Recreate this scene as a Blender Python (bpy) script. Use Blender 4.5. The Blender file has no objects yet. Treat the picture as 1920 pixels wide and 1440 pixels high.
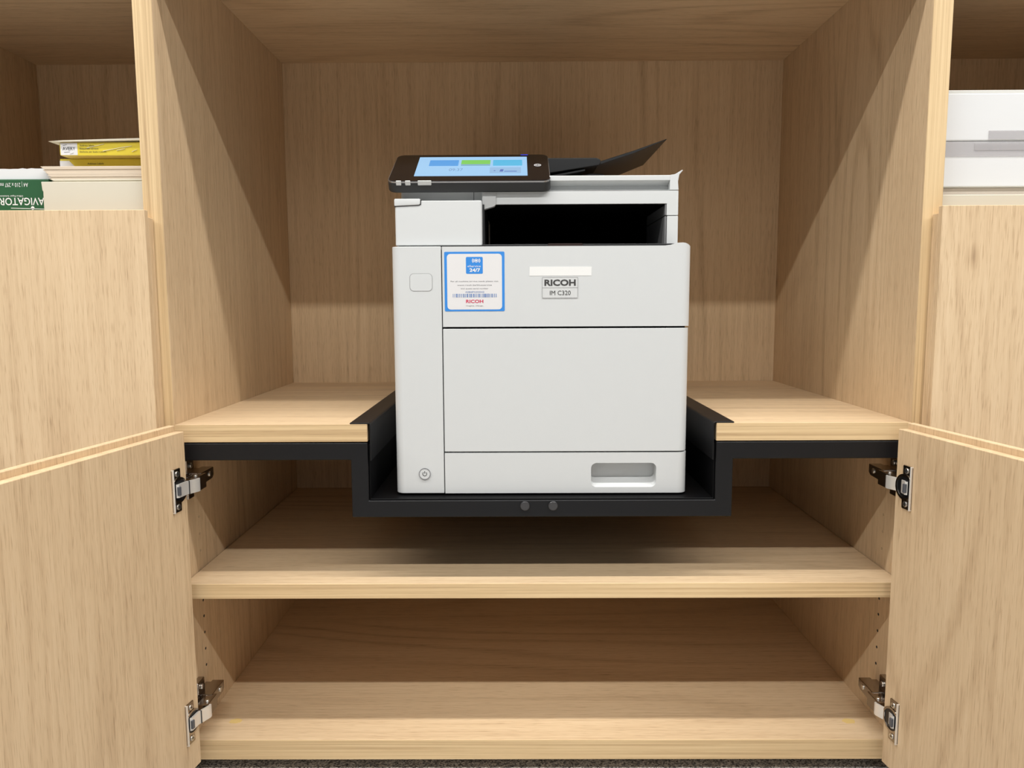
import bpy, bmesh, math, random
from mathutils import Vector, Matrix
random.seed(7)
SC = bpy.context.scene
COL = SC.collection

# ------------------------------------------------------------------ camera, light, exposure
F, PITCH, YAW, ROLL = 1394.18, 0.108275, -0.005875, -0.004615
CX, CY, CZ = -0.03637, -1.06121, 0.17318
def cam_matrix():
    cp, sp, cy, sy, cr, sr = math.cos(PITCH), math.sin(PITCH), math.cos(YAW), math.sin(YAW), math.cos(ROLL), math.sin(ROLL)
    R = (Matrix(((cr, -sr, 0), (sr, cr, 0), (0, 0, 1))) @ Matrix(((1, 0, 0), (0, cp, -sp), (0, sp, cp)))
         @ Matrix(((1, 0, 0), (0, 0, -1), (0, 1, 0))) @ Matrix(((cy, -sy, 0), (sy, cy, 0), (0, 0, 1))))
    r, d, f = R[0], R[1], R[2]
    M = Matrix(((r[0], -d[0], -f[0], CX), (r[1], -d[1], -f[1], CY), (r[2], -d[2], -f[2], CZ), (0, 0, 0, 1)))
    return M
cam = bpy.data.cameras.new('camera'); cam_o = bpy.data.objects.new('camera', cam); COL.objects.link(cam_o)
cam.sensor_width = 36; cam.lens = F / 1920 * 36; cam.clip_start = 0.02
cam_o.matrix_world = cam_matrix()
SC.camera = cam_o
w = bpy.data.worlds.new('room_ambience'); SC.world = w; w.use_nodes = True
bg = w.node_tree.nodes['Background']; bg.inputs[0].default_value = (0.94, 0.98, 1.04, 1); bg.inputs[1].default_value = 0.18
def strip_light(name, y, z, power, length=3.4, width=0.07):
    l = bpy.data.lights.new(name, 'AREA'); l.shape = 'RECTANGLE'; l.size = length; l.size_y = width
    l.energy = power; l.color = (1.0, 0.985, 0.955)
    o = bpy.data.objects.new(name, l); COL.objects.link(o); o.location = (0.0, y, z)
    return o
strip_light('ceiling_strip_near', -0.62, 2.115, 94, 6.2)
strip_light('ceiling_strip_far', -1.847, 2.115, 114, 6.2)
strip_light('far_fill_panel', -6.0, 2.115, 46, 0.6, 6.0)  # unseen fill panel, added to brighten the niche back wall and the fronts
SC.view_settings.view_transform = 'Standard'; SC.view_settings.look = 'None'
SC.view_settings.gamma = 1.0; SC.view_settings.use_curve_mapping = False
SC.view_settings.exposure = 0.0

# ------------------------------------------------------------------ materials
def new_mat(name):
    m = bpy.data.materials.new(name); m.use_nodes = True
    return m, m.node_tree.nodes, m.node_tree.links, m.node_tree.nodes['Principled BSDF']
def plain(name, col, rough=0.5, metal=0.0, spec=0.5, bump=0.0, bscale=800, var=0.0):
    m, n, l, b = new_mat(name)
    b.inputs['Base Color'].default_value = (*col, 1); b.inputs['Roughness'].default_value = rough
    b.inputs['Metallic'].default_value = metal; b.inputs['Specular IOR Level'].default_value = spec
    if bump or var:
        tc = n.new('ShaderNodeTexCoord'); nz = n.new('ShaderNodeTexNoise'); nz.inputs['Scale'].default_value = bscale
        l.new(tc.outputs['Object'], nz.inputs['Vector'])
        if bump:
            bp = n.new('ShaderNodeBump'); bp.inputs['Strength'].default_value = bump; bp.inputs['Distance'].default_value = 0.0005
            l.new(nz.outputs['Fac'], bp.inputs['Height']); l.new(bp.outputs['Normal'], b.inputs['Normal'])
        if var:
            mx = n.new('ShaderNodeMix'); mx.data_type = 'RGBA'
            mx.inputs[6].default_value = (*[c * (1 - var) for c in col], 1); mx.inputs[7].default_value = (*[min(1, c * (1 + var)) for c in col], 1)
            l.new(nz.outputs['Fac'], mx.inputs[0]); l.new(mx.outputs[2], b.inputs['Base Color'])
    return m
def emit(name, col, s):
    m, n, l, b = new_mat(name)
    b.inputs['Base Color'].default_value = (0.01, 0.01, 0.01, 1); b.inputs['Roughness'].default_value = 0.25
    b.inputs['Emission Color'].default_value = (*col, 1); b.inputs['Emission Strength'].default_value = s
    return m
def oak(name, axis, tint=(1, 1, 1), contrast=1.0, streak=1.0, cath=1.0, knots=True, pores=0.27, run=0.022):
    """oak decor; the grain runs along the given axis"""
    m, n, l, b = new_mat(name)
    ai = 'xyz'.index(axis)
    tc = n.new('ShaderNodeTexCoord'); oi = n.new('ShaderNodeObjectInfo')
    mu = n.new('ShaderNodeVectorMath'); mu.operation = 'SCALE'; mu.inputs[0].default_value = (13.7, 7.9, 11.3)
    l.new(oi.outputs['Random'], mu.inputs['Scale'])
    ad = n.new('ShaderNodeVectorMath'); l.new(tc.outputs['Object'], ad.inputs[0]); l.new(mu.outputs[0], ad.inputs[1])
    def noise(along, scale, detail, rough=0.55, dist=0.0):
        mp = n.new('ShaderNodeMapping'); s = [1.0, 1.0, 1.0]; s[ai] = along; mp.inputs['Scale'].default_value = s
        l.new(ad.outputs[0], mp.inputs['Vector'])
        t = n.new('ShaderNodeTexNoise'); t.inputs['Scale'].default_value = scale; t.inputs['Detail'].default_value = detail
        t.inputs['Roughness'].default_value = rough; t.inputs['Distortion'].default_value = dist
        l.new(mp.outputs[0], t.inputs['Vector']); return t.outputs['Fac']
    def math_(op, a, bb=None, c=None):
        k = n.new('ShaderNodeMath'); k.operation = op
        for i, v in enumerate((a, bb, c)):
            if v is None: continue
            if isinstance(v, (int, float)): k.inputs[i].default_value = v
            else: l.new(v, k.inputs[i])
        return k.outputs[0]
    def ramp(x, lo, hi):
        r = n.new('ShaderNodeMapRange'); r.inputs[1].default_value = lo; r.inputs[2].default_value = hi
        l.new(x, r.inputs[0]); return r.outputs[0]
    broad = noise(0.16, 6.5, 2.0, 0.5)
    fine = noise(run, 230 if knots else 300, 3.0, 0.6)
    mid = noise(0.05, 42, 3.0, 0.6)
    pore = noise(0.05, 760, 1.5, 0.5)
    ringsrc = noise(0.11, 4.6, 1.5, 0.4, 0.15)
    rings = math_('POWER', math_('ABSOLUTE', math_('SINE', math_('MULTIPLY', ringsrc, 52.0))), 7.0)
    ringmask = math_('MULTIPLY', ramp(broad, 0.42, 0.66), 0.5 * cath)
    v = math_('ADD', math_('MULTIPLY', ramp(broad, 0.25, 0.75), 0.20), math_('MULTIPLY', ramp(mid, 0.25, 0.75), 0.17))
    v = math_('ADD', v, math_('MULTIPLY', ramp(fine, 0.3, 0.7), 0.26 * streak))
    v = math_('ADD', v, 0.26 if knots else 0.04)
    v = math_('SUBTRACT', v, math_('MULTIPLY', rings, math_('MULTIPLY', ringmask, 0.52)))
    v = math_('SUBTRACT', v, math_('MULTIPLY', ramp(pore, 0.54, 0.70), pores))
    if knots:
        mp = n.new('ShaderNodeMapping'); s = [1.0] * 3; s[ai] = 0.55; mp.inputs['Scale'].default_value = s
        l.new(ad.outputs[0], mp.inputs['Vector'])
        vo = n.new('ShaderNodeTexVoronoi'); vo.inputs['Scale'].default_value = 4.2; l.new(mp.outputs[0], vo.inputs['Vector'])
        wob = math_('ADD', vo.outputs['Distance'], math_('MULTIPLY', math_('SUBTRACT', fine, 0.5), 0.05))
        pick = n.new('ShaderNodeSeparateColor'); l.new(vo.outputs['Color'], pick.inputs[0])
        k = math_('MULTIPLY', math_('SUBTRACT', 1.0, ramp(wob, 0.0, 0.050)), math_('GREATER_THAN', pick.outputs[0], 0.70))
        v = math_('SUBTRACT', v, math_('MULTIPLY', k, 0.34))
    cr = n.new('ShaderNodeValToRGB'); e = cr.color_ramp.elements
    base = Vector((0.665, 0.487, 0.314)); base = Vector([base[i] * tint[i] for i in range(3)]); tint = (tint[0], tint[1], tint[2] * 0.96)
    def lerp(c, k): return tuple(base[i] + (c[i] * tint[i] - base[i]) * k for i in range(3)) + (1,)
    e[0].position = 0.0; e[0].color = lerp((0.366, 0.243, 0.147), contrast)
    e[1].position = 1.0; e[1].color = lerp((0.798, 0.617, 0.425), contrast)
    q = e.new(0.28); q.color = lerp((0.554, 0.390, 0.243), contrast)
    q = e.new(0.55); q.color = lerp((0.681, 0.502, 0.323), contrast)
    l.new(v, cr.inputs[0]); l.new(cr.outputs[0], b.inputs['Base Color'])
    b.inputs['Roughness'].default_value = 0.55; b.inputs['Specular IOR Level'].default_value = 0.3
    bp = n.new('ShaderNodeBump'); bp.inputs['Strength'].default_value = 0.25; bp.inputs['Distance'].default_value = 0.0004
    l.new(v, bp.inputs['Height']); l.new(bp.outputs[0], b.inputs['Normal'])
    return m
OAKV = oak('oak_upright', 'z'); OAKH = oak('oak_level', 'x')
EDGEV = oak('oak_edge_upright', 'z', (1.01, 1.00, 0.91), 1.15, 2.0, 0.0, False, 0.06, 0.007)
EDGEH = oak('oak_edge_level', 'x', (1.01, 1.00, 0.91), 1.15, 2.0, 0.0, False, 0.06, 0.007)
WHITE = plain('white_plastic', (0.612, 0.626, 0.624), 0.42, bump=0.12, bscale=1800)
WHITE2 = plain('pale_grey_plastic', (0.50, 0.505, 0.50), 0.45, bump=0.1, bscale=1800)
GAP = plain('dark_gap', (0.02, 0.02, 0.02), 0.7)
DARK = plain('charcoal_plastic', (0.022, 0.0225, 0.0235), 0.42, spec=0.4, bump=0.15, bscale=1500)
LINING = plain('bay_grey', (0.17, 0.17, 0.175), 0.5)
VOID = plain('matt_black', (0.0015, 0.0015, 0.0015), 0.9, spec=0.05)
BLACK = plain('black_plastic', (0.006, 0.006, 0.007), 0.35)
GLASS = plain('black_gloss_bezel', (0.008, 0.006, 0.006), 0.12)
STEEL = plain('black_powder_coat', (0.007, 0.007, 0.008), 0.42, spec=0.3, bump=0.25, bscale=2200)
TRAYIN = plain('black_sheet', (0.003, 0.003, 0.0035), 0.5, spec=0.12)
NICKEL = plain('nickel', (0.80, 0.77, 0.72), 0.28, 0.45)
NICKEL_D = plain('nickel_dark', (0.42, 0.38, 0.34), 0.22, 1.0)
SCREW = plain('zinc_screw', (0.80, 0.79, 0.76), 0.3, 1.0)
PAPER = plain('white_paper', (0.70, 0.705, 0.705), 0.7)
CARD = plain('off_white_card', (0.63, 0.585, 0.475), 0.7)
CREAM = plain('cream_paper', (0.64, 0.535, 0.415), 0.75)
GREEN = plain('green_wrap', (0.020, 0.098, 0.036), 0.45)
YELLOW = plain('yellow_card', (0.70, 0.56, 0.055), 0.3)
YELLOW_D = plain('yellow_card_underside', (0.60, 0.47, 0.12), 0.4)
INK = plain('black_ink', (0.03, 0.03, 0.03), 0.6)
GREY_INK = plain('grey_ink', (0.19, 0.19, 0.20), 0.6)
BLUE = plain('blue_print', (0.035, 0.24, 0.68), 0.4)
RED = plain('red_print', (0.60, 0.03, 0.09), 0.5)
STICK = plain('sticker_white', (0.71, 0.70, 0.70), 0.5)
LABELW = plain('label_white', (0.79, 0.79, 0.77), 0.6)
RUBBER = plain('grey_rubber', (0.038, 0.037, 0.039), 0.15)
def tape_mat():
    m, n, l, b = new_mat('clear_tape'); b.inputs['Base Color'].default_value = (0.58, 0.56, 0.57, 1)
    b.inputs['Roughness'].default_value = 0.15; b.inputs['Alpha'].default_value = 0.38; return m
TAPE = tape_mat()
def carpet():
    m, n, l, b = new_mat('carpet'); tc = n.new('ShaderNodeTexCoord'); v = n.new('ShaderNodeTexVoronoi'); v.inputs['Scale'].default_value = 420
    l.new(tc.outputs['Object'], v.inputs['Vector']); cr = n.new('ShaderNodeValToRGB')
    cr.color_ramp.elements[0].color = (0.10, 0.10, 0.105, 1); cr.color_ramp.elements[1].color = (0.92, 0.90, 0.86, 1)
    s = n.new('ShaderNodeSeparateColor'); l.new(v.outputs['Color'], s.inputs[0]); l.new(s.outputs[0], cr.inputs[0]); l.new(cr.outputs[0], b.inputs['Base Color'])
    bp = n.new('ShaderNodeBump'); bp.inputs['Distance'].default_value = 0.003; bp.inputs['Strength'].default_value = 0.8
    l.new(v.outputs['Distance'], bp.inputs['Height']); l.new(bp.outputs[0], b.inputs['Normal']); b.inputs['Roughness'].default_value = 0.95
    return m
CARPET = carpet()
WALLP = plain('wall_paint', (0.62, 0.61, 0.58), 0.9, bump=0.1, bscale=300)

# ------------------------------------------------------------------ helpers
def BM(): return bmesh.new()
def box(bm, x0, x1, y0, y1, z0, z1):
    vs = [bm.verts.new((x, y, z)) for z in (z0, z1) for y in (y0, y1) for x in (x0, x1)]
    for f in ((0, 2, 3, 1), (4, 5, 7, 6), (0, 1, 5, 4), (2, 6, 7, 3), (0, 4, 6, 2), (1, 3, 7, 5)): bm.faces.new([vs[i] for i in f])
    return vs
def prism(bm, pts, axis, a0, a1):
    def P(p, a): return {'x': (a, p[0], p[1]), 'y': (p[0], a, p[1]), 'z': (p[0], p[1], a)}[axis]
    A = [bm.verts.new(P(p, a0)) for p in pts]; B = [bm.verts.new(P(p, a1)) for p in pts]
    n = len(pts); bm.faces.new(A); bm.faces.new(B[::-1])
    for i in range(n): bm.faces.new((A[i], B[i], B[(i + 1) % n], A[(i + 1) % n]))
    return A + B
def rrect(x0, x1, y0, y1, r, n=5):
    if not isinstance(r, (tuple, list)): r = (r,) * 4      # order: bl, br, tr, tl
    out = []
    for (cx, cy, rr, a) in ((x0, y0, r[0], 180), (x1, y0, r[1], 270), (x1, y1, r[2], 0), (x0, y1, r[3], 90)):
        sx = 1 if cx == x0 else -1; sy = 1 if cy == y0 else -1
        if rr <= 0: out.append((cx, cy)); continue
        for i in range(n + 1):
            t = math.radians(a + 90 * i / n); out.append((cx + sx * rr + rr * math.cos(t), cy + sy * rr + rr * math.sin(t)))
    return out
def circ(cx, cy, r, n=24): return [(cx + r * math.cos(2 * math.pi * i / n), cy + r * math.sin(2 * math.pi * i / n)) for i in range(n)]
def ring(bm, outer, inner, axis, a0, a1):
    def P(p, a): return {'x': (a, p[0], p[1]), 'y': (p[0], a, p[1]), 'z': (p[0], p[1], a)}[axis]
    n = len(outer); V = [[bm.verts.new(P(p, a)) for p in lp] for lp, a in ((outer, a0), (inner, a0), (inner, a1), (outer, a1))]
    for k in range(4):
        A, B = V[k], V[(k + 1) % 4]
        for i in range(n): bm.faces.new((A[i], A[(i + 1) % n], B[(i + 1) % n], B[i]))
def wpos(p):
    v = Vector((0, 0, 0))
    while p is not None: v += p.location; p = p.parent
    return v
def obj(name, bm, mat, parent=None, bev=0.0, seg=2, smooth=35, kind=None, label=None, cat=None, group=None, recalc=True):
    if recalc: bmesh.ops.recalc_face_normals(bm, faces=bm.faces[:])
    if bev:
        ed = [e for e in bm.edges if len(e.link_faces) == 2 and e.calc_face_angle(0) > 0.6]
        bmesh.ops.bevel(bm, geom=ed, offset=bev, segments=seg, profile=0.5, affect='EDGES', clamp_overlap=True)
    off = wpos(parent)
    me = bpy.data.meshes.new(name); bm.to_mesh(me); bm.free()
    if parent is not None: me.transform(Matrix.Translation(-off))
    me.materials.append(mat)
    if smooth:
        for p in me.polygons: p.use_smooth = True
        me.set_sharp_from_angle(angle=math.radians(smooth))
    o = bpy.data.objects.new(name, me); COL.objects.link(o); o.parent = parent
    if parent is None and cat:       # move the origin to the base of the thing
        xs = [v.co for v in me.vertices]
        c = Vector(((min(v.x for v in xs) + max(v.x for v in xs)) / 2, (min(v.y for v in xs) + max(v.y for v in xs)) / 2, min(v.z for v in xs)))
        me.transform(Matrix.Translation(-c)); o.location = c
    if bev and smooth:
        wn = o.modifiers.new('weighted_normal', 'WEIGHTED_NORMAL'); wn.weight = 100; wn.keep_sharp = True
    if kind: o['kind'] = kind
    if label: o['label'] = label
    if cat: o['category'] = cat
    if group: o['group'] = group
    return o
def thing(name, loc, label, cat, group=None):
    o = bpy.data.objects.new(name, None); COL.objects.link(o); o.location = loc; o.empty_display_size = 0.05
    o['label'] = label; o['category'] = cat
    if group: o['group'] = group
    return o
def text_bm(bm, s, x, z, h, y, w=None, bold=0.0, align='CENTER', flip=False, M=None):
    """flat lettering of capital height h, at (x, z) on the plane y (or through matrix M from its own x, y)"""
    cu = bpy.data.curves.new('lettering', 'FONT'); cu.body = s; cu.size = 1.0; cu.align_x = 'LEFT'; cu.offset = bold; cu.resolution_u = 3
    o = bpy.data.objects.new('lettering', cu); COL.objects.link(o)
    dg = bpy.context.evaluated_depsgraph_get(); dg.update()
    me = bpy.data.meshes.new_from_object(o.evaluated_get(dg))
    bpy.data.objects.remove(o); bpy.data.curves.remove(cu)
    xs = [v.co.x for v in me.vertices]; x0, x1 = min(xs), max(xs)
    sz = h / 0.70; sx = (w / (x1 - x0)) if w else sz
    vs = []
    for v in me.vertices:
        px = (v.co.x - (x0 + x1) / 2) * sx if align == 'CENTER' else (v.co.x - x0) * sx
        pz = v.co.y * sz
        if flip: px, pz = -px, -pz
        q = Vector((x + px, y, z + pz)) if M is None else M @ Vector((x + px, z + pz, y))
        vs.append(bm.verts.new(q))
    for p in me.polygons:
        try: bm.faces.new([vs[i] for i in p.vertices])
        except ValueError: pass
    bpy.data.meshes.remove(me)

# ------------------------------------------------------------------ setting
bm = BM(); box(bm, -4.5, 4.5, -9.5, 0.66, -0.60, -0.540); obj('floor', bm, CARPET, kind='structure')
bm = BM(); box(bm, -4.5, 4.5, 0.61, 0.66, -0.540, 2.2); obj('wall_back', bm, WALLP, kind='structure')

# ------------------------------------------------------------------ cabinets
D = 0.580; ZT = 0.6817; ZM = -0.239; ZB = -0.4844; ZL = -0.5158
XI, XO = 0.532, 0.559
def panel(name, bm, mat, parent, band=None, bmat=None, bev=0.0006):
    p = obj(name, bm, mat, parent, bev, 1, 0)
    if band:
        b2 = BM(); box(b2, *band); obj('edge_band', b2, bmat, p, 0.0010, 2, 0)
    return p
def bx(*a):
    b = BM(); box(b, *a); return b

center = thing('cabinet', (0, 0.29, ZL), 'wide oak cabinet with open niche around the printer and both lower doors open', 'cabinet')
for s in (-1, 1):
    x0, x1 = sorted((s * XI, s * XO))
    p = panel('side_panel', bx(x0, x1, 0.0012, D + 0.018, ZL, 1.45), OAKV, center, (x0, x1, 0.0, 0.0012, ZL, 1.45), EDGEV)
    for z in (-0.1554, -0.1824, -0.2095, -0.2904, -0.3162, -0.343, -0.37, -0.397):      # rows of shelf pin holes
        for y in (0.066, 0.50):
            b = BM(); prism(b, circ(y, z, 0.0022, 10), 'x', s * XI, s * (XI - 0.0003)); obj('pin_hole', b, GAP if z < -0.28 else plain('pin_cap', (0.5, 0.36, 0.22), 0.4), p)
panel('back_panel', bx(-XI, XI, D, D + 0.018, ZL, 1.45), OAKV, center)
panel('top_panel', bx(-XI, XI, 0.0012, D, ZT, ZT + 0.022), OAKH, center, (-XI, XI, 0.0, 0.0012, ZT, ZT + 0.022), EDGEH)
panel('front_rail', bx(-XI, XI, 0.0, 0.018, 0.634, ZT), OAKH, center)
panel('upper_shelf', bx(-XI, XI, 0.0, D, 1.428, 1.45), OAKH, center)
panel('fascia', bx(-XI, XI, 0.0, 0.018, ZT + 0.022, 1.428), OAKV, center)
for s in (-1, 1):
    x0, x1 = sorted((s * 0.2525, s * XI))
    panel('counter_panel', bx(x0, x1, 0.0012, D, -0.0258, 0.0), OAKH, center, (x0, x1, 0.0, 0.0012, -0.0258, 0.0), EDGEH)
panel('counter_back_strip', bx(-0.2525, 0.2525, 0.545, D, -0.0258, 0.0), OAKH, center)
panel('shelf', bx(-XI + 0.001, XI - 0.001, 0.0012, D, -0.2617, ZM), OAKH, center, (-XI + 0.001, XI - 0.001, 0.0, 0.0012, -0.2617, ZM), EDGEH)
pb = panel('bottom_panel', bx(-XI, XI, 0.0012, D, ZL, ZB), OAKH, center, (-XI, XI, 0.0, 0.0012, ZL, ZB), EDGEH)
panel('plinth', bx(-XO, XO, 0.055, 0.075, -0.540, ZL), plain('dark_plinth', (0.03, 0.028, 0.027), 0.6), center)
YELLOW_SPOT = plain('yellow_spot_tone', (0.70, 0.50, 0.19), 0.5)  # small irregular yellow spots on the bottom panel
for gx, gy in ((-0.484, 0.052), (0.486, 0.050)):
    b = BM(); pts = [(gx + 0.011 * math.cos(a) * random.uniform(0.75, 1.1), gy + 0.008 * math.sin(a) * random.uniform(0.75, 1.1)) for a in [i * math.pi / 7 for i in range(14)]]
    prism(b, pts, 'z', ZB, ZB + 0.0003); obj('yellow_spot', b, YELLOW_SPOT, pb)

def frame_xy(px, py, ang):
    d = Vector((math.cos(ang), math.sin(ang), 0)); return d
def open_door(s):
    """centre cabinet door, swung open past 90 degrees; two layers, the outer one taller"""
    ang = math.radians(-98.9 if s < 0 else -82.0)
    p0 = Vector((-0.5095, -0.02, 0)) if s < 0 else Vector((0.504, -0.02, 0))
    d = Vector((math.cos(ang), math.sin(ang), 0)); nrm = Vector((s * abs(d.y), 0, 0)); nrm.y = -d.x * nrm.x / d.y if False else (-(nrm.x * d.x) / d.y)
    nrm.normalize()                                     # points to the outer face
    def P(sv, t, z): return p0 + d * sv + nrm * t + Vector((0, 0, z))
    def slab(s0, s1, t0, t1, z0, z1):
        b = BM(); vs = box(b, 0, 1, 0, 1, 0, 1)
        for v in vs: v.co = P(s0 + (s1 - s0) * v.co.x, t0 + (t1 - t0) * v.co.y, z0 + (z1 - z0) * v.co.z)
        return b
    L = 0.53
    zi = -0.006
    door = obj('door', slab(0, L, 0.0, 0.0135, -0.5060, zi), OAKV, center, 0.0007, 1)
    obj('door_outer_layer', slab(0.0, L, 0.0135, 0.0235, ZL, 0.0022), OAKV, door, 0.0007, 1)
    return p0, d, nrm
doors = {s: open_door(s) for s in (-1, 1)}

def hinge(s, zc, so):
    """concealed hinge: cup flange on the door, bright arm, body and mounting plate on the cabinet side"""
    p0, d, nrm = doors[s]
    up = Vector((0, 0, 1)); inn = -nrm
    def P(sv, t, z): return p0 + d * sv + inn * t + up * (zc + z)
    def ext(b, pts, t0, t1):        # polygon (s, z) on the door's inner face, t outwards from it
        A = [b.verts.new(P(q[0], t0, q[1])) for q in pts]; B = [b.verts.new(P(q[0], t1, q[1])) for q in pts]
        b.faces.new(A); b.faces.new(B[::-1]); n = len(pts)
        for i in range(n): b.faces.new((A[i], B[i], B[(i + 1) % n], A[(i + 1) % n]))
    root = obj('hinge', (lambda b: (ext(b, rrect(so, so + 0.019, -0.031, 0.031, 0.0015, 2), 0.0, 0.0022), b)[1])(BM()), NICKEL_D, center, 0.0005, 1)
    # raised lip along the outer edge of the flange
    b = BM(); ext(b, [(so + 0.0172, -0.031), (so + 0.019, -0.031), (so + 0.019, 0.031), (so + 0.0172, 0.031)], 0.0, 0.0042); obj('flange_lip', b, NICKEL, root, 0.0004, 1)
    cs = so + 0.005
    lim = so + 0.0172
    def half(r): return [(min(u, lim), z) for u, z in circ(cs, 0, r, 32)]
    b = BM(); ring(b, half(0.0183), half(0.0152), 'y', 0, 0.0034)
    for v in b.verts: v.co = P(v.co.x, v.co.y, v.co.z)
    obj('cup_rim', b, NICKEL_D, root, 0.0003, 1)
    b = BM(); pp = []
    for q in half(0.0152):
        if not pp or (Vector(q) - Vector(pp[-1])).length > 1e-5: pp.append(q)
    ext(b, pp, 0.0, 0.0026); obj('cup', b, BLACK, root)
    for z in (-0.0235, 0.0235):
        b = BM(); ext(b, circ(so + 0.008, z, 0.0042, 16), 0.002, 0.0036)
        obj('screw', b, SCREW, root, 0.0008, 2)
        b = BM()
        for a in (0.4, 0.4 + math.pi / 2):
            c, q = math.cos(a), math.sin(a)
            ext(b, [(so + 0.008 + u * c - v * q, z + u * q + v * c) for u, v in ((-0.0024, -0.0005), (0.0024, -0.0005), (0.0024, 0.0005), (-0.0024, 0.0005))], 0.0034, 0.0038)
        obj('screw_slot', b, GAP, root)
    # bright arm: a folded strip from the cup to the body, in the horizontal plane
    xs = s
    q0 = P(so + 0.0125, 0.0030, 0); q1 = P(so + 0.0115, 0.0052, 0)
    path = [(q0.x, q0.y), (q1.x, q1.y), (xs * 0.5060, -0.0300), (xs * 0.5000, -0.0190), (xs * 0.4965, -0.0120), (xs * 0.4965, -0.0080)]
    def strip(pth, z0, z1, th):
        b = BM(); n = len(pth); loops = []
        for i, (x, y) in enumerate(pth):
            a = Vector(pth[max(i - 1, 0)]); c = Vector(pth[min(i + 1, n - 1)]); t = (c - a).normalized(); nn = Vector((t.y, -t.x)) * th / 2
            loops.append([b.verts.new((x + nn.x, y + nn.y, z0)), b.verts.new((x - nn.x, y - nn.y, z0)), b.verts.new((x - nn.x, y - nn.y, z1)), b.verts.new((x + nn.x, y + nn.y, z1))])
        for A, B in zip(loops, loops[1:]):
            for k in range(4): b.faces.new((A[k], A[(k + 1) % 4], B[(k + 1) % 4], B[k]))
        b.faces.new(loops[0]); b.faces.new(loops[-1][::-1]); return b
    obj('arm', strip(path, zc - 0.0095, zc + 0.0095, 0.0030), NICKEL, root, 0.0007, 2)
    b = strip([(q1.x - xs * 0.0012, q1.y - 0.0030), (q1.x - xs * 0.0022, q1.y + 0.0020)], zc - 0.0062, zc + 0.0062, 0.0034); obj('damper_cap', b, plain('grey_cap', (0.09, 0.095, 0.11), 0.4), root, 0.0004, 1)
    b = strip([(xs * 0.5038, -0.0270), (xs * 0.5032, -0.0258)], zc - 0.0097, zc + 0.0097, 0.0034); obj('arm_joint', b, GAP, root)
    X = lambda a, c: sorted((xs * a, xs * c))
    b = BM(); x0, x1 = X(0.4985, 0.516); box(b, x0, x1, -0.0125, 0.022, zc - 0.0115, zc + 0.0100)
    obj('arm_knuckle', b, NICKEL_D, root, 0.0012, 2)
    b = BM(); x0, x1 = X(0.5035, 0.522); prism(b, [(0.016, zc - 0.008), (0.056, zc - 0.006), (0.062, zc - 0.002), (0.062, zc + 0.011), (0.016, zc + 0.011)], 'x', x0, x1)
    obj('hinge_body', b, NICKEL_D, root, 0.0012, 2)
    b = BM(); prism(b, circ(0.046, zc + 0.003, 0.0040, 14), 'x', xs * 0.5040, xs * 0.5020); obj('screw', b, SCREW, root, 0.0006, 1)
    b = BM(); prism(b, circ(-0.505 * -xs * 0 + xs * 0.504, -0.002, 0.0030, 14), 'z', zc + 0.0095, zc + 0.0125); obj('pivot', b, SCREW, root, 0.0005, 1)
    b = BM(); x0, x1 = X(0.522, XI); box(b, x0, x1, 0.004, 0.060, zc - 0.007, zc + 0.009); box(b, x0, x1, 0.010, 0.034, zc + 0.009, zc + 0.031); box(b, x0, x1, 0.012, 0.032, zc - 0.029, zc - 0.007)
    obj('mounting_plate', b, NICKEL_D, root, 0.001, 1)
    b = BM(); prism(b, circ(0.022, zc + 0.021, 0.0042, 16), 'x', xs * 0.5222, xs * 0.5195); obj('screw', b, SCREW, root, 0.0008, 1)
hinge(-1, -0.0856, 0.0163); hinge(-1, -0.4310, 0.0140)
hinge(1, -0.0845, 0.0168); hinge(1, -0.4290, 0.0150)

def side_unit(s, label):
    r = thing('cabinet', (s * 0.81, 0.29, ZL), label, 'cabinet')
    def S(a, c): return sorted((s * a, s * c))
    x0, x1 = S(1.056, 1.083); panel('side_panel', bx(x0, x1, 0.0012, D + 0.018, ZL, 1.45), OAKV, r, (x0, x1, 0, 0.0012, ZL, 1.45), EDGEV)
    x0, x1 = S(XO, 1.056)
    panel('back_panel', bx(x0, x1, D, D + 0.018, ZL, 1.45), OAKV, r)
    panel('top_panel', bx(x0, x1, 0.0012, D, ZT, ZT + 0.022), OAKH, r, (x0, x1, 0, 0.0012, ZT, ZT + 0.022), EDGEH)
    panel('front_rail', bx(x0, x1, 0.0, 0.018, 0.634, ZT), OAKH, r)
    panel('fascia', bx(x0, x1, 0.0, 0.018, ZT + 0.022, 1.45), OAKV, r)
    panel('shelf', bx(x0, x1, 0.004, D, 0.272, 0.295), OAKH, r)
    panel('bottom_panel', bx(x0, x1, 0.004, D, ZL, ZB), OAKH, r)
    x0, x1 = S(0.5455, 1.069)
    dr = obj('door', bx(x0, x1, -0.025, -0.0150, ZL, 0.3030), OAKV, r, 0.0007, 1)
    obj('door_inner_layer', bx(x0, x1, -0.0150, -0.0015, ZL + 0.01, 0.2935), OAKV, dr, 0.0005, 1)
    x0, x1 = S(XO, 1.083); panel('plinth', bx(x0, x1, 0.055, 0.075, -0.540, ZL), plain('dark_plinth', (0.03, 0.028, 0.027), 0.6), r)
side_unit(-1, 'oak side cabinet with closed door, its shelf holding yellow boxes and a green ream')
side_unit(1, 'oak side cabinet with closed door, its shelf holding only white reams')

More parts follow.
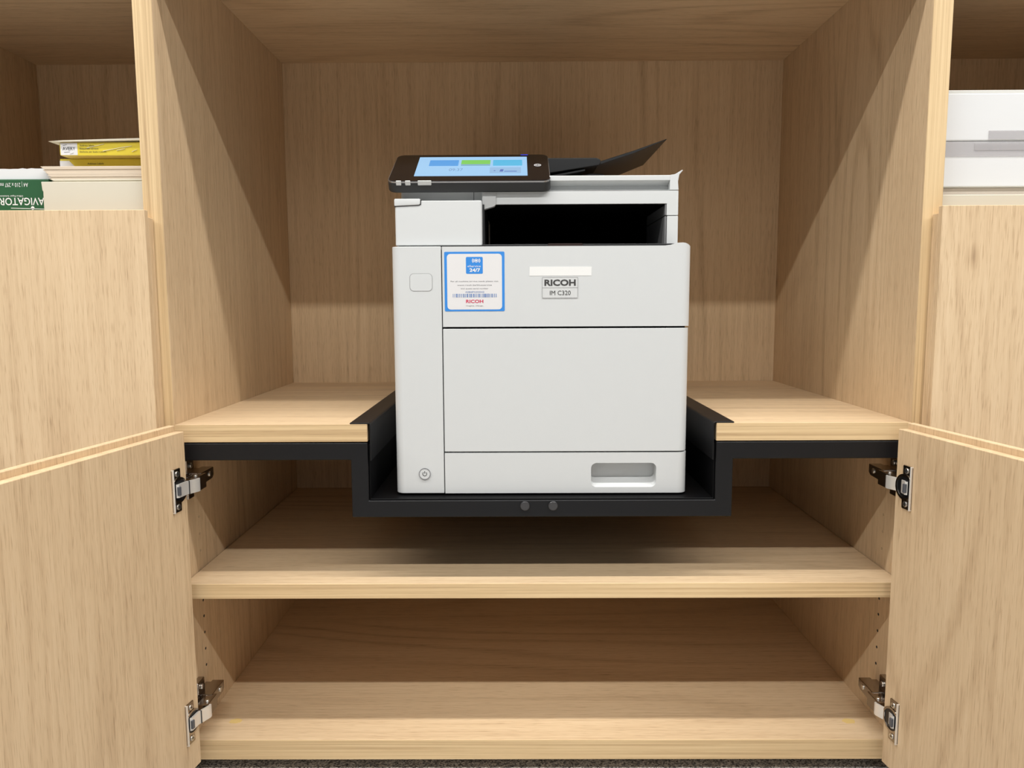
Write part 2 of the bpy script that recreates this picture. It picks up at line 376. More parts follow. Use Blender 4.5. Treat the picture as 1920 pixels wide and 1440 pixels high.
# ------------------------------------------------------------------ black steel carrier for the printer
tray = thing('printer_tray', (0, 0.25, -0.138), 'black steel drop tray with square tube front frame, hung in the counter under the printer', 'tray')
ZF = -0.1120
b = BM(); prism(b, [(-0.5305, -0.0272), (-0.2525, -0.0272), (-0.2525, -0.1130), (0.2525, -0.1130), (0.2525, -0.0272), (0.5305, -0.0272), (0.5305, -0.0525), (0.2775, -0.0525), (0.2775, -0.1380), (-0.2775, -0.1380), (-0.2775, -0.0525), (-0.5305, -0.0525)], 'y', 0.0, 0.025)
obj('front_frame', b, STEEL, tray, 0.0016, 3)
for s in (-1, 1):
    x0, x1 = sorted((s * 0.2525, s * 0.2775)); obj('side_rail', bx(x0, x1, 0.0255, 0.53, -0.1380, -0.1135), STEEL, tray, 0.0012, 2)
obj('tray_floor', bx(-0.2515, 0.2515, 0.003, 0.535, ZF - 0.001, ZF + 0.001), TRAYIN, tray, 0.0005, 1)
for s in (-1, 1):
    x0, x1 = sorted((s * 0.2500, s * 0.2518))
    obj('tray_wall', bx(x0, x1, 0.004, 0.535, ZF + 0.001, -0.030), TRAYIN, tray, 0.0004, 1)
    # angle profile capping the counter edge
    b = BM(); pr = [(s * 0.2778, 0.0002), (s * 0.2778, 0.0020), (s * 0.2505, 0.0020), (s * 0.2482, 0.0008), (s * 0.2476, -0.0015), (s * 0.2476, -0.054), (s * 0.2494, -0.054), (s * 0.2494, -0.0008), (s * 0.2500, 0.0002)]
    prism(b, pr, 'y', 0.0006, 0.54); obj('edge_flange', b, STEEL, tray, 0.0004, 1)
obj('tray_back', bx(-0.2515, 0.2515, 0.535, 0.537, ZF, -0.030), STEEL, tray)
for x in (-0.0245, 0.0165):
    b = BM(); prism(b, circ(x, -0.1212, 0.0070, 28), 'y', 0.0, -0.0030); obj('bumper', b, RUBBER, tray, 0.0016, 3)

# ------------------------------------------------------------------ printer
P = thing('printer', (0, 0.26, ZF + 0.001), 'white multifunction office printer with tilted black touch screen, standing in the black tray', 'printer')
Y0 = 0.022; YB = 0.512
ZW = -0.1080; ZTOP = 0.2548
# inner carcass fills the seams with darkness
obj('carcass_end', bx(0.185, 0.2115, Y0 + 0.014, 0.06, ZW + 0.002, 0.2500), GAP, P)
obj('carcass_end', bx(-0.1470, -0.1385, Y0 + 0.008, 0.06, ZW + 0.002, 0.2500), GAP, P)
obj('carcass', bx(-0.212, 0.212, Y0 + 0.030, YB - 0.002, ZW + 0.002, 0.2500), GAP, P)
obj('base', bx(-0.205, 0.206, Y0 + 0.012, YB - 0.01, ZF + 0.001, ZW + 0.003), BLACK, P)
R = 0.013
def front_prism(x0, x1, y0, y1, rl, rr):      # footprint with rounded front corners
    return rrect(x0, x1, y0, y1, (rl, rr, 0, 0), 7)
b = BM(); prism(b, front_prism(-0.2160, -0.1442, Y0, YB, R, 0.001), 'z', ZW, ZTOP)
obj('left_pillar', b, WHITE, P, 0.0016, 3)
# front upper cover with a rising right shoulder
def shaped_front(x0, x1, profile_top, z0, rr):
    """wall with a rounded right front corner whose top follows profile_top(x)"""
    fp = front_prism(x0, x1, Y0, YB, 0.001, rr); b = BM()
    # refine the footprint so the top can bend
    pts = []
    for i, p in enumerate(fp):
        q = fp[(i + 1) % len(fp)]; pts.append(p)
        if abs(p[0] - q[0]) > 0.05:
            for k in range(1, 40): t = k / 40; pts.append((p[0] + (q[0] - p[0]) * t, p[1] + (q[1] - p[1]) * t))
    A = [b.verts.new((x, y, z0)) for x, y in pts]; B = [b.verts.new((x, y, profile_top(x))) for x, y in pts]
    b.faces.new(A)
    n = len(pts)
    for i in range(n): b.faces.new((A[i], A[(i + 1) % n], B[(i + 1) % n], B[i]))
    f = b.faces.new(B); bmesh.ops.triangulate(b, faces=[f])
    return b
def top_profile(x):
    z = 0.2545
    if x > 0.180: z += 0.0042 * min(1.0, (x - 0.180) / 0.016) ** 1.5
    if x > 0.203: z -= 0.0055 * ((x - 0.203) / 0.0135) ** 2
    return z
b = shaped_front(-0.1428, 0.2166, top_profile, 0.1392, R); obj('front_cover', b, WHITE, P, 0, 2, 40)
b = BM(); prism(b, front_prism(-0.1428, 0.2158, Y0, YB, 0.001, R), 'z', -0.0452, 0.1364); obj('lower_cover', b, WHITE, P, 0.0012, 2)
# paper drawer with a recessed grip
def drawer():
    b = BM(); x0, x1, z0, z1 = -0.1428, 0.2162, ZW, -0.0472
    hx0, hx1, hz0, hz1 = 0.0740, 0.1705, -0.0992, -0.0628
    outer = rrect(x0, x1 - R, z0, z1, (0.001, 0, 0, 0.001), 2); inner = rrect(hx0, hx1, hz0, hz1, 0.008, 6)
    vo = [b.verts.new((x, Y0, z)) for x, z in outer]; vi = [b.verts.new((x, Y0, z)) for x, z in inner]
    es = [b.edges.new((v[i], v[(i + 1) % len(v)])) for v in (vo, vi) for i in range(len(v))]
    bmesh.ops.triangle_fill(b, use_beauty=True, edges=es)
    # grip: side walls, then back
    dep = 0.024
    inner2 = [(x, z if z > hz0 + 0.009 else z + 0.0105) for x, z in inner]
    vb = [b.verts.new((x, Y0 + dep, z)) for x, z in inner2]; n = len(vi)
    for i in range(n): b.faces.new((vi[i], vi[(i + 1) % n], vb[(i + 1) % n], vb[i]))
    b.faces.new(vb)
    # outer shell: top, bottom, left and rounded right end
    foot = [(x1 - R, Y0)] + [(x1 - R + R * math.sin(t), Y0 + R - R * math.cos(t)) for t in [i * math.pi / 16 for i in range(1, 9)]] + [(x1, 0.050), (x0, 0.050), (x0, Y0)]
    A = [b.verts.new((x, y, z0)) for x, y in foot]; B = [b.verts.new((x, y, z1)) for x, y in foot]
    for i in range(len(foot) - 1): b.faces.new((A[i], A[i + 1], B[i + 1], B[i]))
    b.faces.new(A[::-1]); b.faces.new(B)
    return b
DR = obj('paper_drawer', drawer(), WHITE, P, 0, recalc=False)
# right body side strip closing the seams' right ends is the carcass; small parts on the pillar
b = BM(); ring(b, rrect(-0.1900, -0.1570, 0.1907, 0.2165, 0.0060), rrect(-0.1894, -0.1576, 0.1913, 0.2159, 0.0055), 'y', Y0 - 0.0002, Y0 + 0.001); obj('sensor_window_seam', b, plain('seam_grey', (0.28, 0.28, 0.28), 0.6), P)
b = BM(); prism(b, rrect(-0.1894, -0.1576, 0.1913, 0.2159, 0.0055), 'y', Y0 - 0.0003, Y0 + 0.002); obj('sensor_window', b, WHITE, P, 0.0002, 1)
pw = (-0.1728, -0.0782)
b = BM(); prism(b, circ(pw[0], pw[1], 0.0085, 32), 'y', Y0 - 0.0012, Y0 + 0.002); PB = obj('power_button', b, WHITE, P, 0.0005, 2)
b = BM(); ring(b, circ(pw[0], pw[1], 0.0086, 32), circ(pw[0], pw[1], 0.0077, 32), 'y', Y0 - 0.0015, Y0); obj('button_rim', b, GREY_INK, PB)
b = BM(); arc = [math.radians(a) for a in range(125, 416, 15)]
for i in range(len(arc) - 1):
    q = [(r * math.cos(a), r * math.sin(a)) for r, a in ((0.0034, arc[i]), (0.0034, arc[i + 1]), (0.0025, arc[i + 1]), (0.0025, arc[i]))]
    b.faces.new([b.verts.new((pw[0] + u, Y0 - 0.0014, pw[1] + v)) for u, v in q])
b.faces.new([b.verts.new((pw[0] + u, Y0 - 0.0014, pw[1] + v)) for u, v in ((-0.0005, 0.0006), (0.0005, 0.0006), (0.0005, 0.0042), (-0.0005, 0.0042))])
obj('power_symbol', b, INK, PB)

# service sticker
yS = Y0 - 0.0003
b = BM(); prism(b, rrect(-0.1395, -0.0528, 0.1618, 0.2470, 0.0015, 3), 'y', yS, Y0); ST = obj('service_sticker', b, BLUE, P, label='square sticker with blue border')
b = BM(); prism(b, rrect(-0.1357, -0.0565, 0.1643, 0.2440, 0.005, 5), 'y', yS - 0.0001, yS); obj('sticker_field', b, STICK, ST)
b = BM(); prism(b, rrect(-0.1083, -0.0840, 0.2155, 0.2396, 0.0016, 3), 'y', yS - 0.0002, yS); obj('sticker_logo', b, BLUE, ST)
yT = yS - 0.0003
b = BM(); text_bm(b, 'eService', -0.0965, 0.2250, 0.0031, yT, 0.0190); text_bm(b, '24/7', -0.0955, 0.2185, 0.0047, yT, 0.0155, 0.03)
cx, cz = -0.0935, 0.2343
prism(b, circ(cx, cz, 0.0014, 14), 'y', yT, yT + 0.0001)
for r in (0.0027, 0.0043, 0.0060):
    if r < 0.003: ring(b, circ(cx, cz, r, 20), circ(cx, cz, r - 0.0006, 20), 'y', yT, yT + 0.0001); continue
    for base in (0, 180):
        aa = [math.radians(base - 38 + 76 * i / 8) for i in range(9)]
        for i in range(8):
            b.faces.new([b.verts.new((cx + rr * math.cos(a), yT, cz + 0.85 * rr * math.sin(a))) for rr, a in ((r, aa[i]), (r, aa[i + 1]), (r - 0.0008, aa[i + 1]), (r - 0.0008, aa[i]))])
obj('logo_lettering', b, LABELW, ST)
b = BM()
for s_, z, wd, h in (('For all machine service needs please visit', 0.2039, 0.0690, 0.0019), ('www.ricoh.be/blueservice', 0.1985, 0.0500, 0.0020), ('and quote serial number', 0.1936, 0.0400, 0.0019), ('imagine. change.', 0.1690, 0.0250, 0.0018)):
    text_bm(b, s_, -0.0962, z, h, yT, wd)
obj('sticker_text', b, GREY_INK, ST)
b = BM(); text_bm(b, 'A084PG02042', -0.0960, 0.1883, 0.0024, yT, 0.0275)
x = -0.1275
while x < -0.0650:
    wd = random.choice((0.0006, 0.0009, 0.0014)); prism(b, [(x, 0.1818), (x + wd, 0.1818), (x + wd, 0.1870), (x, 0.1870)], 'y', yT, yT + 0.0001); x += wd + random.choice((0.0006, 0.0009, 0.0016))
obj('barcode', b, plain('barcode_blue', (0.10, 0.20, 0.45), 0.6), ST)
b = BM(); text_bm(b, 'RICOH', -0.0962, 0.1738, 0.0047, yT, 0.0250, 0.022); obj('sticker_wordmark', b, RED, ST)
# blank label and name badge
b = BM(); vs = prism(b, [(-0.0170, 0.2122), (0.0726, 0.2122), (0.0728, 0.2250), (-0.0166, 0.2252)], 'y', Y0 - 0.0003, Y0); obj('blank_label', b, LABELW, P)
b = BM(); prism(b, rrect(0.0016, 0.0529, 0.1805, 0.2102, 0.0012, 3), 'y', Y0 - 0.0005, Y0 + 0.0005); BD = obj('name_badge', b, plain('badge_plastic', (0.615, 0.625, 0.62), 0.38), P, 0.0002, 1)
b = BM(); ring(b, rrect(0.0014, 0.0531, 0.1803, 0.2104, 0.0013, 3), rrect(0.0019, 0.0526, 0.1808, 0.2099, 0.0011, 3), 'y', Y0 - 0.0007, Y0)
prism(b, [(0.0018, 0.1948), (0.0528, 0.1948), (0.0528, 0.1953), (0.0018, 0.1953)], 'y', Y0 - 0.0007, Y0); obj('badge_outline', b, plain('badge_line', (0.33, 0.33, 0.33), 0.5), BD)
b = BM(); text_bm(b, 'RICOH', 0.0273, 0.1983, 0.0083, Y0 - 0.0008, 0.0450, 0.034); text_bm(b, 'IM C320', 0.0276, 0.1846, 0.0064, Y0 - 0.0008, 0.0300); obj('badge_lettering', b, plain('badge_ink', (0.045, 0.043, 0.042), 0.5), BD)

# pillar block below the screen
YP = 0.030
b = BM(); prism(b, rrect(-0.2105, -0.0850, YP, 0.20, (0.003, 0.003, 0, 0), 3), 'z', 0.2568, 0.3205); obj('scanner_pillar', b, WHITE, P, 0.0015, 2)
obj('pillar_gap', bx(-0.206, -0.087, YP + 0.004, 0.19, 0.2525, 0.2570), GAP, P)
b = BM(); prism(b, [(-0.2112, 0.3125), (-0.1760, 0.3140), (-0.1735, 0.3150), (-0.1732, 0.3232), (-0.2112, 0.3232)], 'y', YP - 0.0016, 0.10); obj('port_cover', b, WHITE, P, 0.0018, 2)
b = BM(); prism(b, [(-0.2108, 0.3117), (-0.1755, 0.3132), (-0.1724, 0.3146), (-0.1722, 0.3215), (-0.1735, 0.3215), (-0.2108, 0.3190)], 'y', YP - 0.0004, 0.09); obj('port_seam', b, GAP, P)
# neck under the screen and grey bracket to the right of it
b = BM(); prism(b, rrect(-0.2060, -0.066, 0.062, 0.19, 0.003, 3), 'z', 0.3205, 0.356); obj('screen_neck', b, WHITE2, P, 0.001, 2)
obj('neck_seam', bx(-0.0985, -0.0977, 0.0616, 0.07, 0.3205, 0.352), GAP, P)
b = BM(); prism(b, [(-0.0850, 0.3090), (-0.0680, 0.3140), (-0.0650, 0.3165), (-0.0640, 0.3400), (-0.0850, 0.3400)], 'y', 0.0480, 0.0600); obj('neck_bracket', b, WHITE2, P, 0.001, 2)
# scanner body over the output opening
YSC = 0.035
def scan_front():
    b = BM()
    prism(b, [(-0.0850, 0.3150), (0.1818, 0.3150), (0.1818, 0.2985), (0.1985, 0.2985), (0.1985, 0.3335), (-0.0850, 0.3335)], 'y', YSC, 0.085); return b
BACK = []
def sobj(*a, **k):
    o = obj(*a, **k); BACK.append(o); return o
sobj('scanner_body', scan_front(), WHITE, P, 0.0008, 2)
obj('scanner_rear', bx(-0.205, 0.1980, 0.100, 0.46, 0.3175, 0.3355), WHITE, P, 0.001, 1)
obj('scanner_rear_wall', bx(-0.205, 0.1980, 0.316, 0.46, 0.2520, 0.3170), WHITE, P, 0.001, 1)
b = BM(); prism(b, [(0.1825, 0.2535), (0.1985, 0.2535), (0.1985, 0.2975), (0.1825, 0.2975)], 'y', YSC, 0.30); sobj('scanner_column', b, WHITE, P, 0.0006, 1)
# dark lining of the output bay
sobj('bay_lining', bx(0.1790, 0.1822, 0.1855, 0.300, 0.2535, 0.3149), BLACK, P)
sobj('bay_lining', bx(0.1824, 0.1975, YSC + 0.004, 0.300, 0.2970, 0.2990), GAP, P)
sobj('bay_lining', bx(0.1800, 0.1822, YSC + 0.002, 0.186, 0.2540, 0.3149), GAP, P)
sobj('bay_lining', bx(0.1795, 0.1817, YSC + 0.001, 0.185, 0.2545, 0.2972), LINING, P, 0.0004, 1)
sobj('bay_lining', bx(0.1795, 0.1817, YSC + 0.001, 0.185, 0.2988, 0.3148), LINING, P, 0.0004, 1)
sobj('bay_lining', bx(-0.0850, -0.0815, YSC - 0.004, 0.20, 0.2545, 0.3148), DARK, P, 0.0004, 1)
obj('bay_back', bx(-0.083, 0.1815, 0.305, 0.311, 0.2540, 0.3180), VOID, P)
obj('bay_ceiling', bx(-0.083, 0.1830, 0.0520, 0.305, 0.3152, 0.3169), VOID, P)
b = BM(); prism(b, rrect(-0.0845, 0.1985, Y0 + 0.006, 0.29, (0.004, 0.012, 0, 0), 5), 'z', 0.2530, 0.2580); OT = obj('output_tray', b, BLACK, P, 0.0012, 2)
b = BM(); prism(b, [(0.06, 0.2581), (0.29, 0.2581), (0.29, 0.270), (0.11, 0.2610)], 'x', -0.05, 0.135); obj('paper_ramp', b, plain('black_gloss', (0.006, 0.005, 0.005), 0.12), OT)
obj('tray_catch', bx(0.010, 0.060, Y0 + 0.0035, 0.05, 0.2530, 0.2584), plain('brown_black_plastic', (0.02, 0.008, 0.006), 0.4), OT, 0.0005, 1)

# flatbed lid with a grip groove
def lid():
    b = BM()
    prism(b, [(YSC, 0.3342), (YSC + 0.002, 0.3348), (YSC + 0.013, 0.3365), (YSC + 0.017, 0.3430), (YSC + 0.008, 0.3480), (YSC, 0.3482), (YSC, 0.3545), (YSC + 0.002, 0.3556), (0.44, 0.3600), (0.44, 0.3342)], 'x', -0.19, 0.1860)
    return b
LID = sobj('flatbed_lid', lid(), WHITE, P, 0.0007, 2)
b = BM(); prism(b, [(0.1860, 0.3342), (0.1985, 0.3342), (0.1975, 0.3462), (0.1992, 0.3560), (0.2045, 0.3620), (0.2030, 0.3625), (0.1930, 0.3565), (0.1860, 0.3556)], 'y', YSC, 0.44); sobj('lid_end', b, WHITE, LID, 0.0005, 1)
KS = (1.06121 + 0.050) / (1.06121 + YSC)
for o in BACK:        # the scanner stands a little further back than the pillar beside it
    for v in o.data.vertices:
        q = v.co + wpos(o.parent); v.co = Vector((CX + (q.x - CX) * KS, q.y + 0.015, CZ + (q.z - CZ) * KS)) - wpos(o.parent)
# document feeder and its sloping input tray
YA = 0.100
b = BM(); prism(b, [(-0.19, 0.3560), (0.100, 0.3560), (0.100, 0.3700), (0.080, 0.3712), (0.010, 0.3590), (-0.19, 0.3590)], 'y', YA + 0.012, 0.36); FB = obj('feeder_base', b, BLACK, P, 0.001, 1)
zt = 0.3925
b = BM(); prism(b, [(-0.17, 0.357), (0.014, 0.3700), (0.080, 0.3800), (0.0905, 0.3815), (0.0935, 0.3850), (0.0930, 0.3900), (0.0865, zt), (-0.17, zt)], 'y', YA, 0.345); FD = obj('feeder_cover', b, DARK, P, 0.0016, 2)
b = BM(); prism(b, [(0.010, 0.3625), (0.070, 0.3735), (0.070, 0.3765), (0.010, 0.3660)], 'y', YA + 0.004, 0.34); FL = obj('feeder_flap', b, DARK, P, 0.0006, 1)
b = BM()
tp = [(0.060, 0.3770), (0.0850, 0.3805), (0.1450, 0.3995), (0.1935, 0.4190), (0.1935, 0.4202), (0.1450, 0.4035), (0.0850, 0.3850), (0.060, 0.3810)]
prism(b, tp, 'y', YA + 0.002, 0.325); TR = obj('document_tray', b, DARK, P, 0.0006, 1)

KF = (1.06121 + 0.172) / (1.06121 + YA)
for o in (FD, FL, TR, FB):      # feeder parts stand behind the touch screen
    for v in o.data.vertices:
        q = v.co + wpos(o.parent); v.co = Vector((CX + (q.x - CX) * KF, YA + 0.072 + (q.y - YA), CZ + (q.z - CZ) * KF)) - wpos(o.parent)
# control panel: thick black slab tilted towards the user
TILT = math.radians(28)
KT = (1.06121 + 0.034) / 1.06121
o3 = Vector((CX + (-0.1015 - CX) * KT, 0.034, CZ + (0.3432 - CZ) * KT)); ev = Vector((0, math.cos(TILT), math.sin(TILT))); ew = Vector((0, -math.sin(TILT), math.cos(TILT)))
TM = Matrix(((1, 0, 0, o3.x), (0, ev.y, ew.y, o3.y), (0, ev.z, ew.z, o3.z), (0, 0, 0, 1))) @ Matrix.Scale(KT, 4)
def tprism(pts, w0, w1):
    b = BM(); vs = prism(b, pts, 'z', w0, w1)
    for v in vs: v.co = TM @ v.co
    return b
HW = 0.1146; VL = 0.119
CP = obj('control_panel', tprism(rrect(-HW, HW, 0, VL, 0.012, 8), -0.0175, -0.0022), DARK, P, 0.0030, 3)
obj('bezel', tprism(rrect(-HW + 0.0012, HW - 0.0012, 0.0012, VL - 0.0012, 0.011, 8), -0.0024, 0.0), GLASS, CP, 0.0006, 2)
b = BM(); ring(b, rrect(-HW + 0.0003, HW - 0.0003, 0.0003, VL - 0.0003, 0.0118, 8), rrect(-HW + 0.0014, HW - 0.0014, 0.0014, VL - 0.0014, 0.0108, 8), 'z', -0.0030, -0.0009)
for v in b.verts: v.co = TM @ v.co
obj('bezel_trim', b, plain('trim_grey', (0.35, 0.35, 0.36), 0.25, 0.8), CP)
SX0, SX1, SV0, SV1 = -0.0790, 0.0822, 0.0205, 0.1060
SCR = obj('screen', tprism([(SX0, SV0), (SX1, SV0), (SX1, SV1), (SX0, SV1)], 0.0, 0.0003), emit('screen_glow', (0.36, 0.62, 0.90), 1.0), CP)
for i, c in enumerate(((0.10, 0.36, 0.78), (0.22, 0.62, 0.12), (0.10, 0.50, 0.78))):
    x0 = SX0 + 0.017 + i * 0.0470
    obj('screen_tile', tprism(rrect(x0, x0 + 0.0430, 0.0640, 0.0905, 0.001, 2), 0.0003, 0.0005), emit('tile_glow', c, 1.0), SCR)
    if i == 1: obj('tile_foot', tprism([(x0, 0.0640), (x0 + 0.043, 0.0640), (x0 + 0.043, 0.0705), (x0, 0.0705)], 0.0005, 0.0006), emit('tile_foot_glow', (0.25, 0.45, 0.70), 0.9), SCR)
obj('screen_tile', tprism(rrect(SX0 + 0.107, SX0 + 0.152, 0.0300, 0.0560, 0.001, 2), 0.0003, 0.0005), emit('tile_pale_glow', (0.33, 0.54, 0.80), 0.95), SCR)
b = BM(); text_bm(b, '09:37', SX0 + 0.058, 0.040, 0.012, 0.0006, 0.020, M=TM); obj('screen_clock', b, emit('clock_glow', (0.20, 0.34, 0.58), 0.9), SCR)
b = BM(); prism(b, circ(SX0 + 0.114, 0.041, 0.0015, 10), 'z', 0.0005, 0.0006)
prism(b, [(SX0 + 0.121, 0.037), (SX0 + 0.126, 0.037), (SX0 + 0.127, 0.047), (SX0 + 0.1225, 0.047)], 'z', 0.0005, 0.0006); prism(b, [(SX0 + 0.128, 0.037), (SX0 + 0.146, 0.037), (SX0 + 0.146, 0.0395), (SX0 + 0.128, 0.0395)], 'z', 0.0005, 0.0006)
for v in b.verts: v.co = TM @ v.co
obj('screen_icons', b, emit('icon_glow', (0.12, 0.2, 0.55), 0.9), SCR)
b = BM(); ring(b, circ(0.0975, 0.066, 0.0052, 24), circ(0.0975, 0.066, 0.0041, 24), 'z', 0.0, 0.0004); ring(b, circ(0.0975, 0.066, 0.0030, 6), circ(0.0975, 0.066, 0.0023, 6), 'z', 0.0, 0.0004)
for v in b.verts: v.co = TM @ v.co
obj('home_button', b, plain('white_ink', (0.55, 0.55, 0.55), 0.5), CP)
obj('status_light', tprism([(0.073, VL - 0.0045), (0.084, VL - 0.0045), (0.084, VL - 0.0012), (0.073, VL - 0.0012)], -0.0008, 0.0001), emit('blue_led', (0.015, 0.05, 0.8), 1.0), CP)
for x0, x1 in ((-0.1020, -0.0948), (-0.0892, -0.0818), (-0.0716, -0.0526)):
    obj('indicator_light', tprism([(x0, -0.0006), (x1, -0.0006), (x1, 0.0022), (x0, 0.0022)], -0.0062, 0.0003), plain('indicator_white', (0.62, 0.63, 0.62), 0.35), CP, 0.0008, 2)

# ------------------------------------------------------------------ paper goods, left shelf
SH = 0.295
b = BM(); box(b, -0.990, -0.7075, 0.030, 0.240, SH, 0.3540)
NR = obj('paper_ream', b, GREEN, None, 0.002, 2, label='green wrapped ream of copy paper with upside down white lettering', cat='paper ream')
yN = 0.030 - 0.0003
b = BM(); text_bm(b, 'NAVIGATOR', -0.7068, 0.3273, 0.0104, yN, 0.0745, 0.008, align='LEFT', flip=True)
text_bm(b, 'A4 | 210 x 297 mm', -0.7379, 0.3484, 0.0058, yN, 0.0430, align='LEFT', flip=True)
text_bm(b, 'Office Paper Solutions', -0.7463, 0.3310, 0.0025, yN, 0.0340, align='LEFT', flip=True)
prism(b, circ(-0.7336, 0.3129, 0.0026, 14), 'y', yN, yN + 0.0001); prism(b, [(-0.765, 0.3125), (-0.7135, 0.3108), (-0.7135, 0.3116), (-0.765, 0.3133)], 'y', yN, yN + 0.0001)
obj('lettering', b, LABELW, NR)
# torn white wrapper lying on the ream
b = BM(); n = 46; pts = [(-0.990, 0.3543), (-0.7080, 0.3543), (-0.7045, 0.3605), (-0.7000, 0.3690)]
for i in range(n):
    t = i / (n - 1); pts.append((-0.702 - t * 0.288, 0.3700 + random.uniform(-0.0006, 0.0006) - t * 0.004))
prism(b, pts, 'y', 0.034, 0.236); obj('paper_pack', b, PAPER, None, label='white paper pack with torn ragged top edge lying on the green ream', cat='paper pack')
b = BM(); prism(b, [(-0.7066, SH), (-0.5610, SH), (-0.5610, 0.3470), (-0.7080, 0.3470), (-0.7070, 0.3345), (-0.7058, 0.3338), (-0.7060, 0.3290)], 'y', 0.012, 0.0275)
WB = obj('paper_box', b, CARD, None, 0.0008, 1, label='cream white cardboard box front with plain face, beside the green ream', cat='box')
b = BM(); box(b, -0.7040, -0.5610, 0.0275, 0.250, SH, 0.3470); obj('box_body', b, CARD, WB, 0.0008, 1)
# pile of cream envelopes, fanned at the left end: every envelope its own thing
zz = 0.3473; k = 0
HE = [0.0020, 0.0024, 0.0030, 0.0030, 0.0036, 0.0040, 0.0044]
for i, h in enumerate(HE):
    t = i / (len(HE) - 1)
    xl = -0.6985 - 0.014 * t ** 1.3 + random.uniform(-0.0012, 0.0012)
    b = BM(); prism(b, [(xl + 0.006, zz), (-0.5605, zz), (-0.5605, zz + h), (xl, zz + h)], 'y', 0.018 + random.uniform(0, 0.003), 0.238)
    wording = {0: 'bottom envelope of the cream envelope pile on the white box', len(HE) - 1: 'top envelope of the cream envelope pile, under the yellow boxes'}.get(i, 'cream envelope, %s from the bottom of the fanned pile on the cream white box' % ('', 'second', 'third', 'fourth', 'fifth', 'sixth', '')[i])
    obj('envelope', b, CREAM if i > 1 else CARD, None, 0.0003, 1, label=wording, cat='envelope', group='cream envelopes in the pile')
    zz += h
ztop = zz
b = BM(); box(b, -0.7090, -0.5610, 0.062, 0.230, ztop, 0.3878)
LB = obj('label_box', b, YELLOW, None, 0.0008, 1, label='lower yellow label box, mostly hidden beneath the one with white end panel', cat='label box')
b = BM(); prism(b, [(-0.7088, ztop + 0.0003), (-0.6800, ztop + 0.0003), (-0.6950, 0.3850), (-0.7088, 0.3850)], 'y', 0.0617, 0.062); obj('end_patch', b, STICK, LB)
b = BM(); text_bm(b, 'Address Labels', -0.668, 0.3795, 0.0028, 0.0617, 0.024, align='LEFT'); obj('lettering', b, INK, LB)
z0 = 0.3881; z1 = 0.4068
b = BM(); prism(b, rrect(-0.6950, -0.5610, z0, z1, (0.002, 0.001, 0.001, 0.002), 2), 'y', 0.040, 0.205)
UB = obj('label_box', b, YELLOW, None, 0.0006, 1, label='upper yellow label box with white end panel and black lettering, wrapped in film', cat='label box')
b = BM(); prism(b, [(-0.6935, z0 + 0.0008), (-0.6690, z0 + 0.0008), (-0.6690, z1 - 0.0008), (-0.6935, z1 - 0.0008)], 'y', 0.0397, 0.0400); obj('end_patch', b, STICK, UB)
b = BM(); text_bm(b, 'AVERY', -0.6812, 0.3958, 0.0046, 0.0395, 0.0185, 0.006)
for q in ([(-0.690, 0.4022), (-0.684, 0.4032), (-0.684, 0.4036), (-0.690, 0.4026)], [(-0.6885, 0.3926), (-0.680, 0.3932), (-0.680, 0.3936), (-0.6885, 0.3930)]): prism(b, q, 'y', 0.0395, 0.0396)
text_bm(b, 'Address labels', -0.6655, 0.4012, 0.0024, 0.0395, 0.0210, align='LEFT'); text_bm(b, 'Etiquettes adresse', -0.6655, 0.3968, 0.0024, 0.0395, 0.0270, align='LEFT'); text_bm(b, 'Etichette per buste e pacchi', -0.6655, 0.3924, 0.0024, 0.0395, 0.0380, align='LEFT')
obj('lettering', b, INK, UB)
b = BM(); prism(b, [(-0.6880, z0 - 0.0002), (-0.5612, z0 - 0.0002), (-0.5612, z0), (-0.6920, z0)], 'y', 0.0405, 0.062); obj('underside_strip', b, YELLOW_D, UB)  # duller yellow strip over the overhanging underside of the box
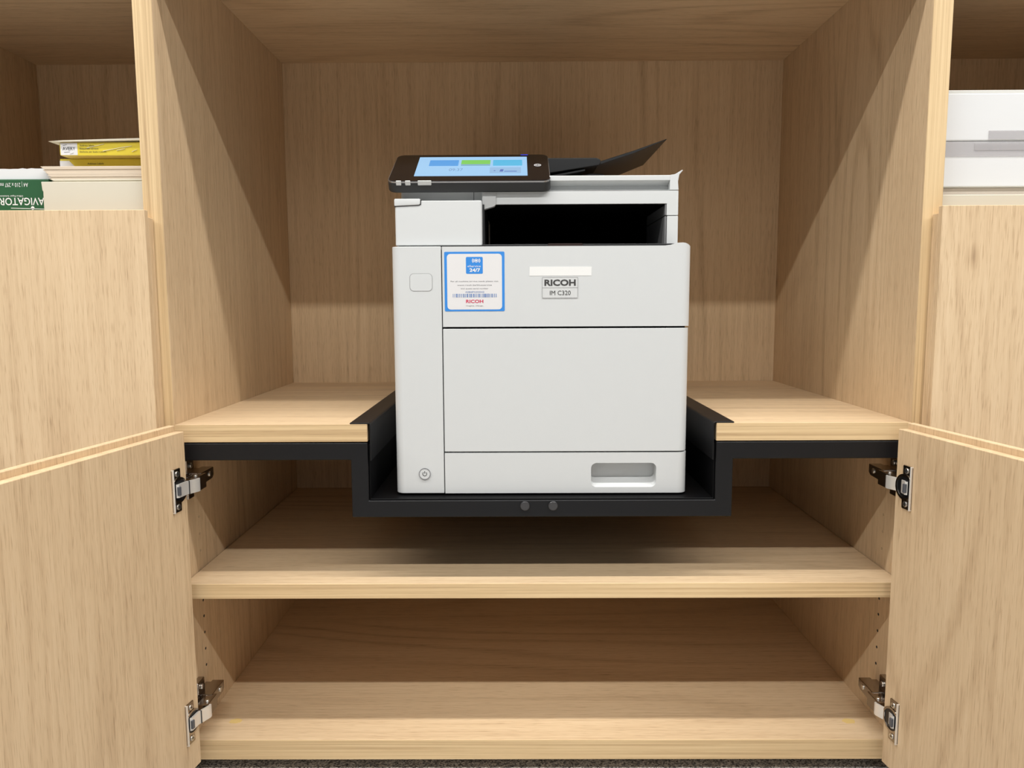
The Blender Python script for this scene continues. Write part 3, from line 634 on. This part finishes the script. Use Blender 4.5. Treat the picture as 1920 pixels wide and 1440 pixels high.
# crinkles of the clear film
b = BM()
for q in ((-0.655, 0.3985, -0.630, 0.4040), (-0.632, 0.3940, -0.604, 0.3992), (-0.612, 0.3950, -0.600, 0.3972), (-0.590, 0.3930, -0.583, 0.3958), (-0.604, 0.3990, -0.590, 0.4010), (-0.680, 0.3905, -0.675, 0.3922)):
    prism(b, [(q[0], q[1]), (q[2], q[3]), (q[2] + 0.0002, q[3] + 0.0003), (q[0], q[1] + 0.0004)], 'y', 0.0390, 0.0398)
obj('film_crease', b, LABELW, UB)
b = BM(); prism(b, [(-0.7090, z1 + 0.0009), (-0.6920, z1 + 0.0002), (-0.5612, z1 + 0.0020), (-0.5612, z1 + 0.0050), (-0.6880, z1 + 0.0022)], 'y', 0.036, 0.20)
obj('envelope', b, CARD, None, 0.0002, 1, label='single white envelope lying on top of the upper yellow label box', cat='envelope')

# ------------------------------------------------------------------ paper goods, right shelf
b = BM(); box(b, 0.562, 0.870, 0.010, 0.235, SH, 0.3219)
obj('paper_box', b, CARD, None, 0.0008, 1, label='flat cream cardboard box at the bottom of the white ream stack', cat='box')
b = BM(); prism(b, [(0.564, 0.3221), (0.866, 0.3221), (0.866, 0.3353), (0.564, 0.3353)], 'y', 0.037, 0.238)  # added slab, its grey-brown colour stands for shade in the recess
obj('paper_pack', b, plain('recess_shade_grey', (0.62, 0.55, 0.48), 0.7), None, 0.0008, 1, label='thin grey slab added in place of the shaded gap between cream box and lower ream', cat='paper pack')
b = BM(); box(b, 0.566, 0.863, 0.030, 0.240, 0.3355, 0.3985)
LR = obj('paper_ream', b, PAPER, None, 0.0020, 2, label='lower white wrapped paper ream with a clear tape band', cat='paper ream')
obj('tape', bx(0.5665, 0.8625, 0.0292, 0.0297, 0.3775, 0.3985), TAPE, LR); obj('tape', bx(0.6160, 0.8625, 0.0286, 0.0291, 0.3862, 0.3955), TAPE, LR)
b = BM(); box(b, 0.567, 0.864, 0.029, 0.239, 0.3992, 0.4650)
UR = obj('paper_ream', b, PAPER, None, 0.0025, 2, label='upper white wrapped paper ream with grey flap along its top', cat='paper ream')
obj('tape', bx(0.6345, 0.8625, 0.0281, 0.0287, 0.4010, 0.4132), TAPE, UR)
obj('top_flap', bx(0.568, 0.863, 0.033, 0.235, 0.4650, 0.4700), plain('grey_paper', (0.62, 0.61, 0.57), 0.7), UR, 0.0008, 1)
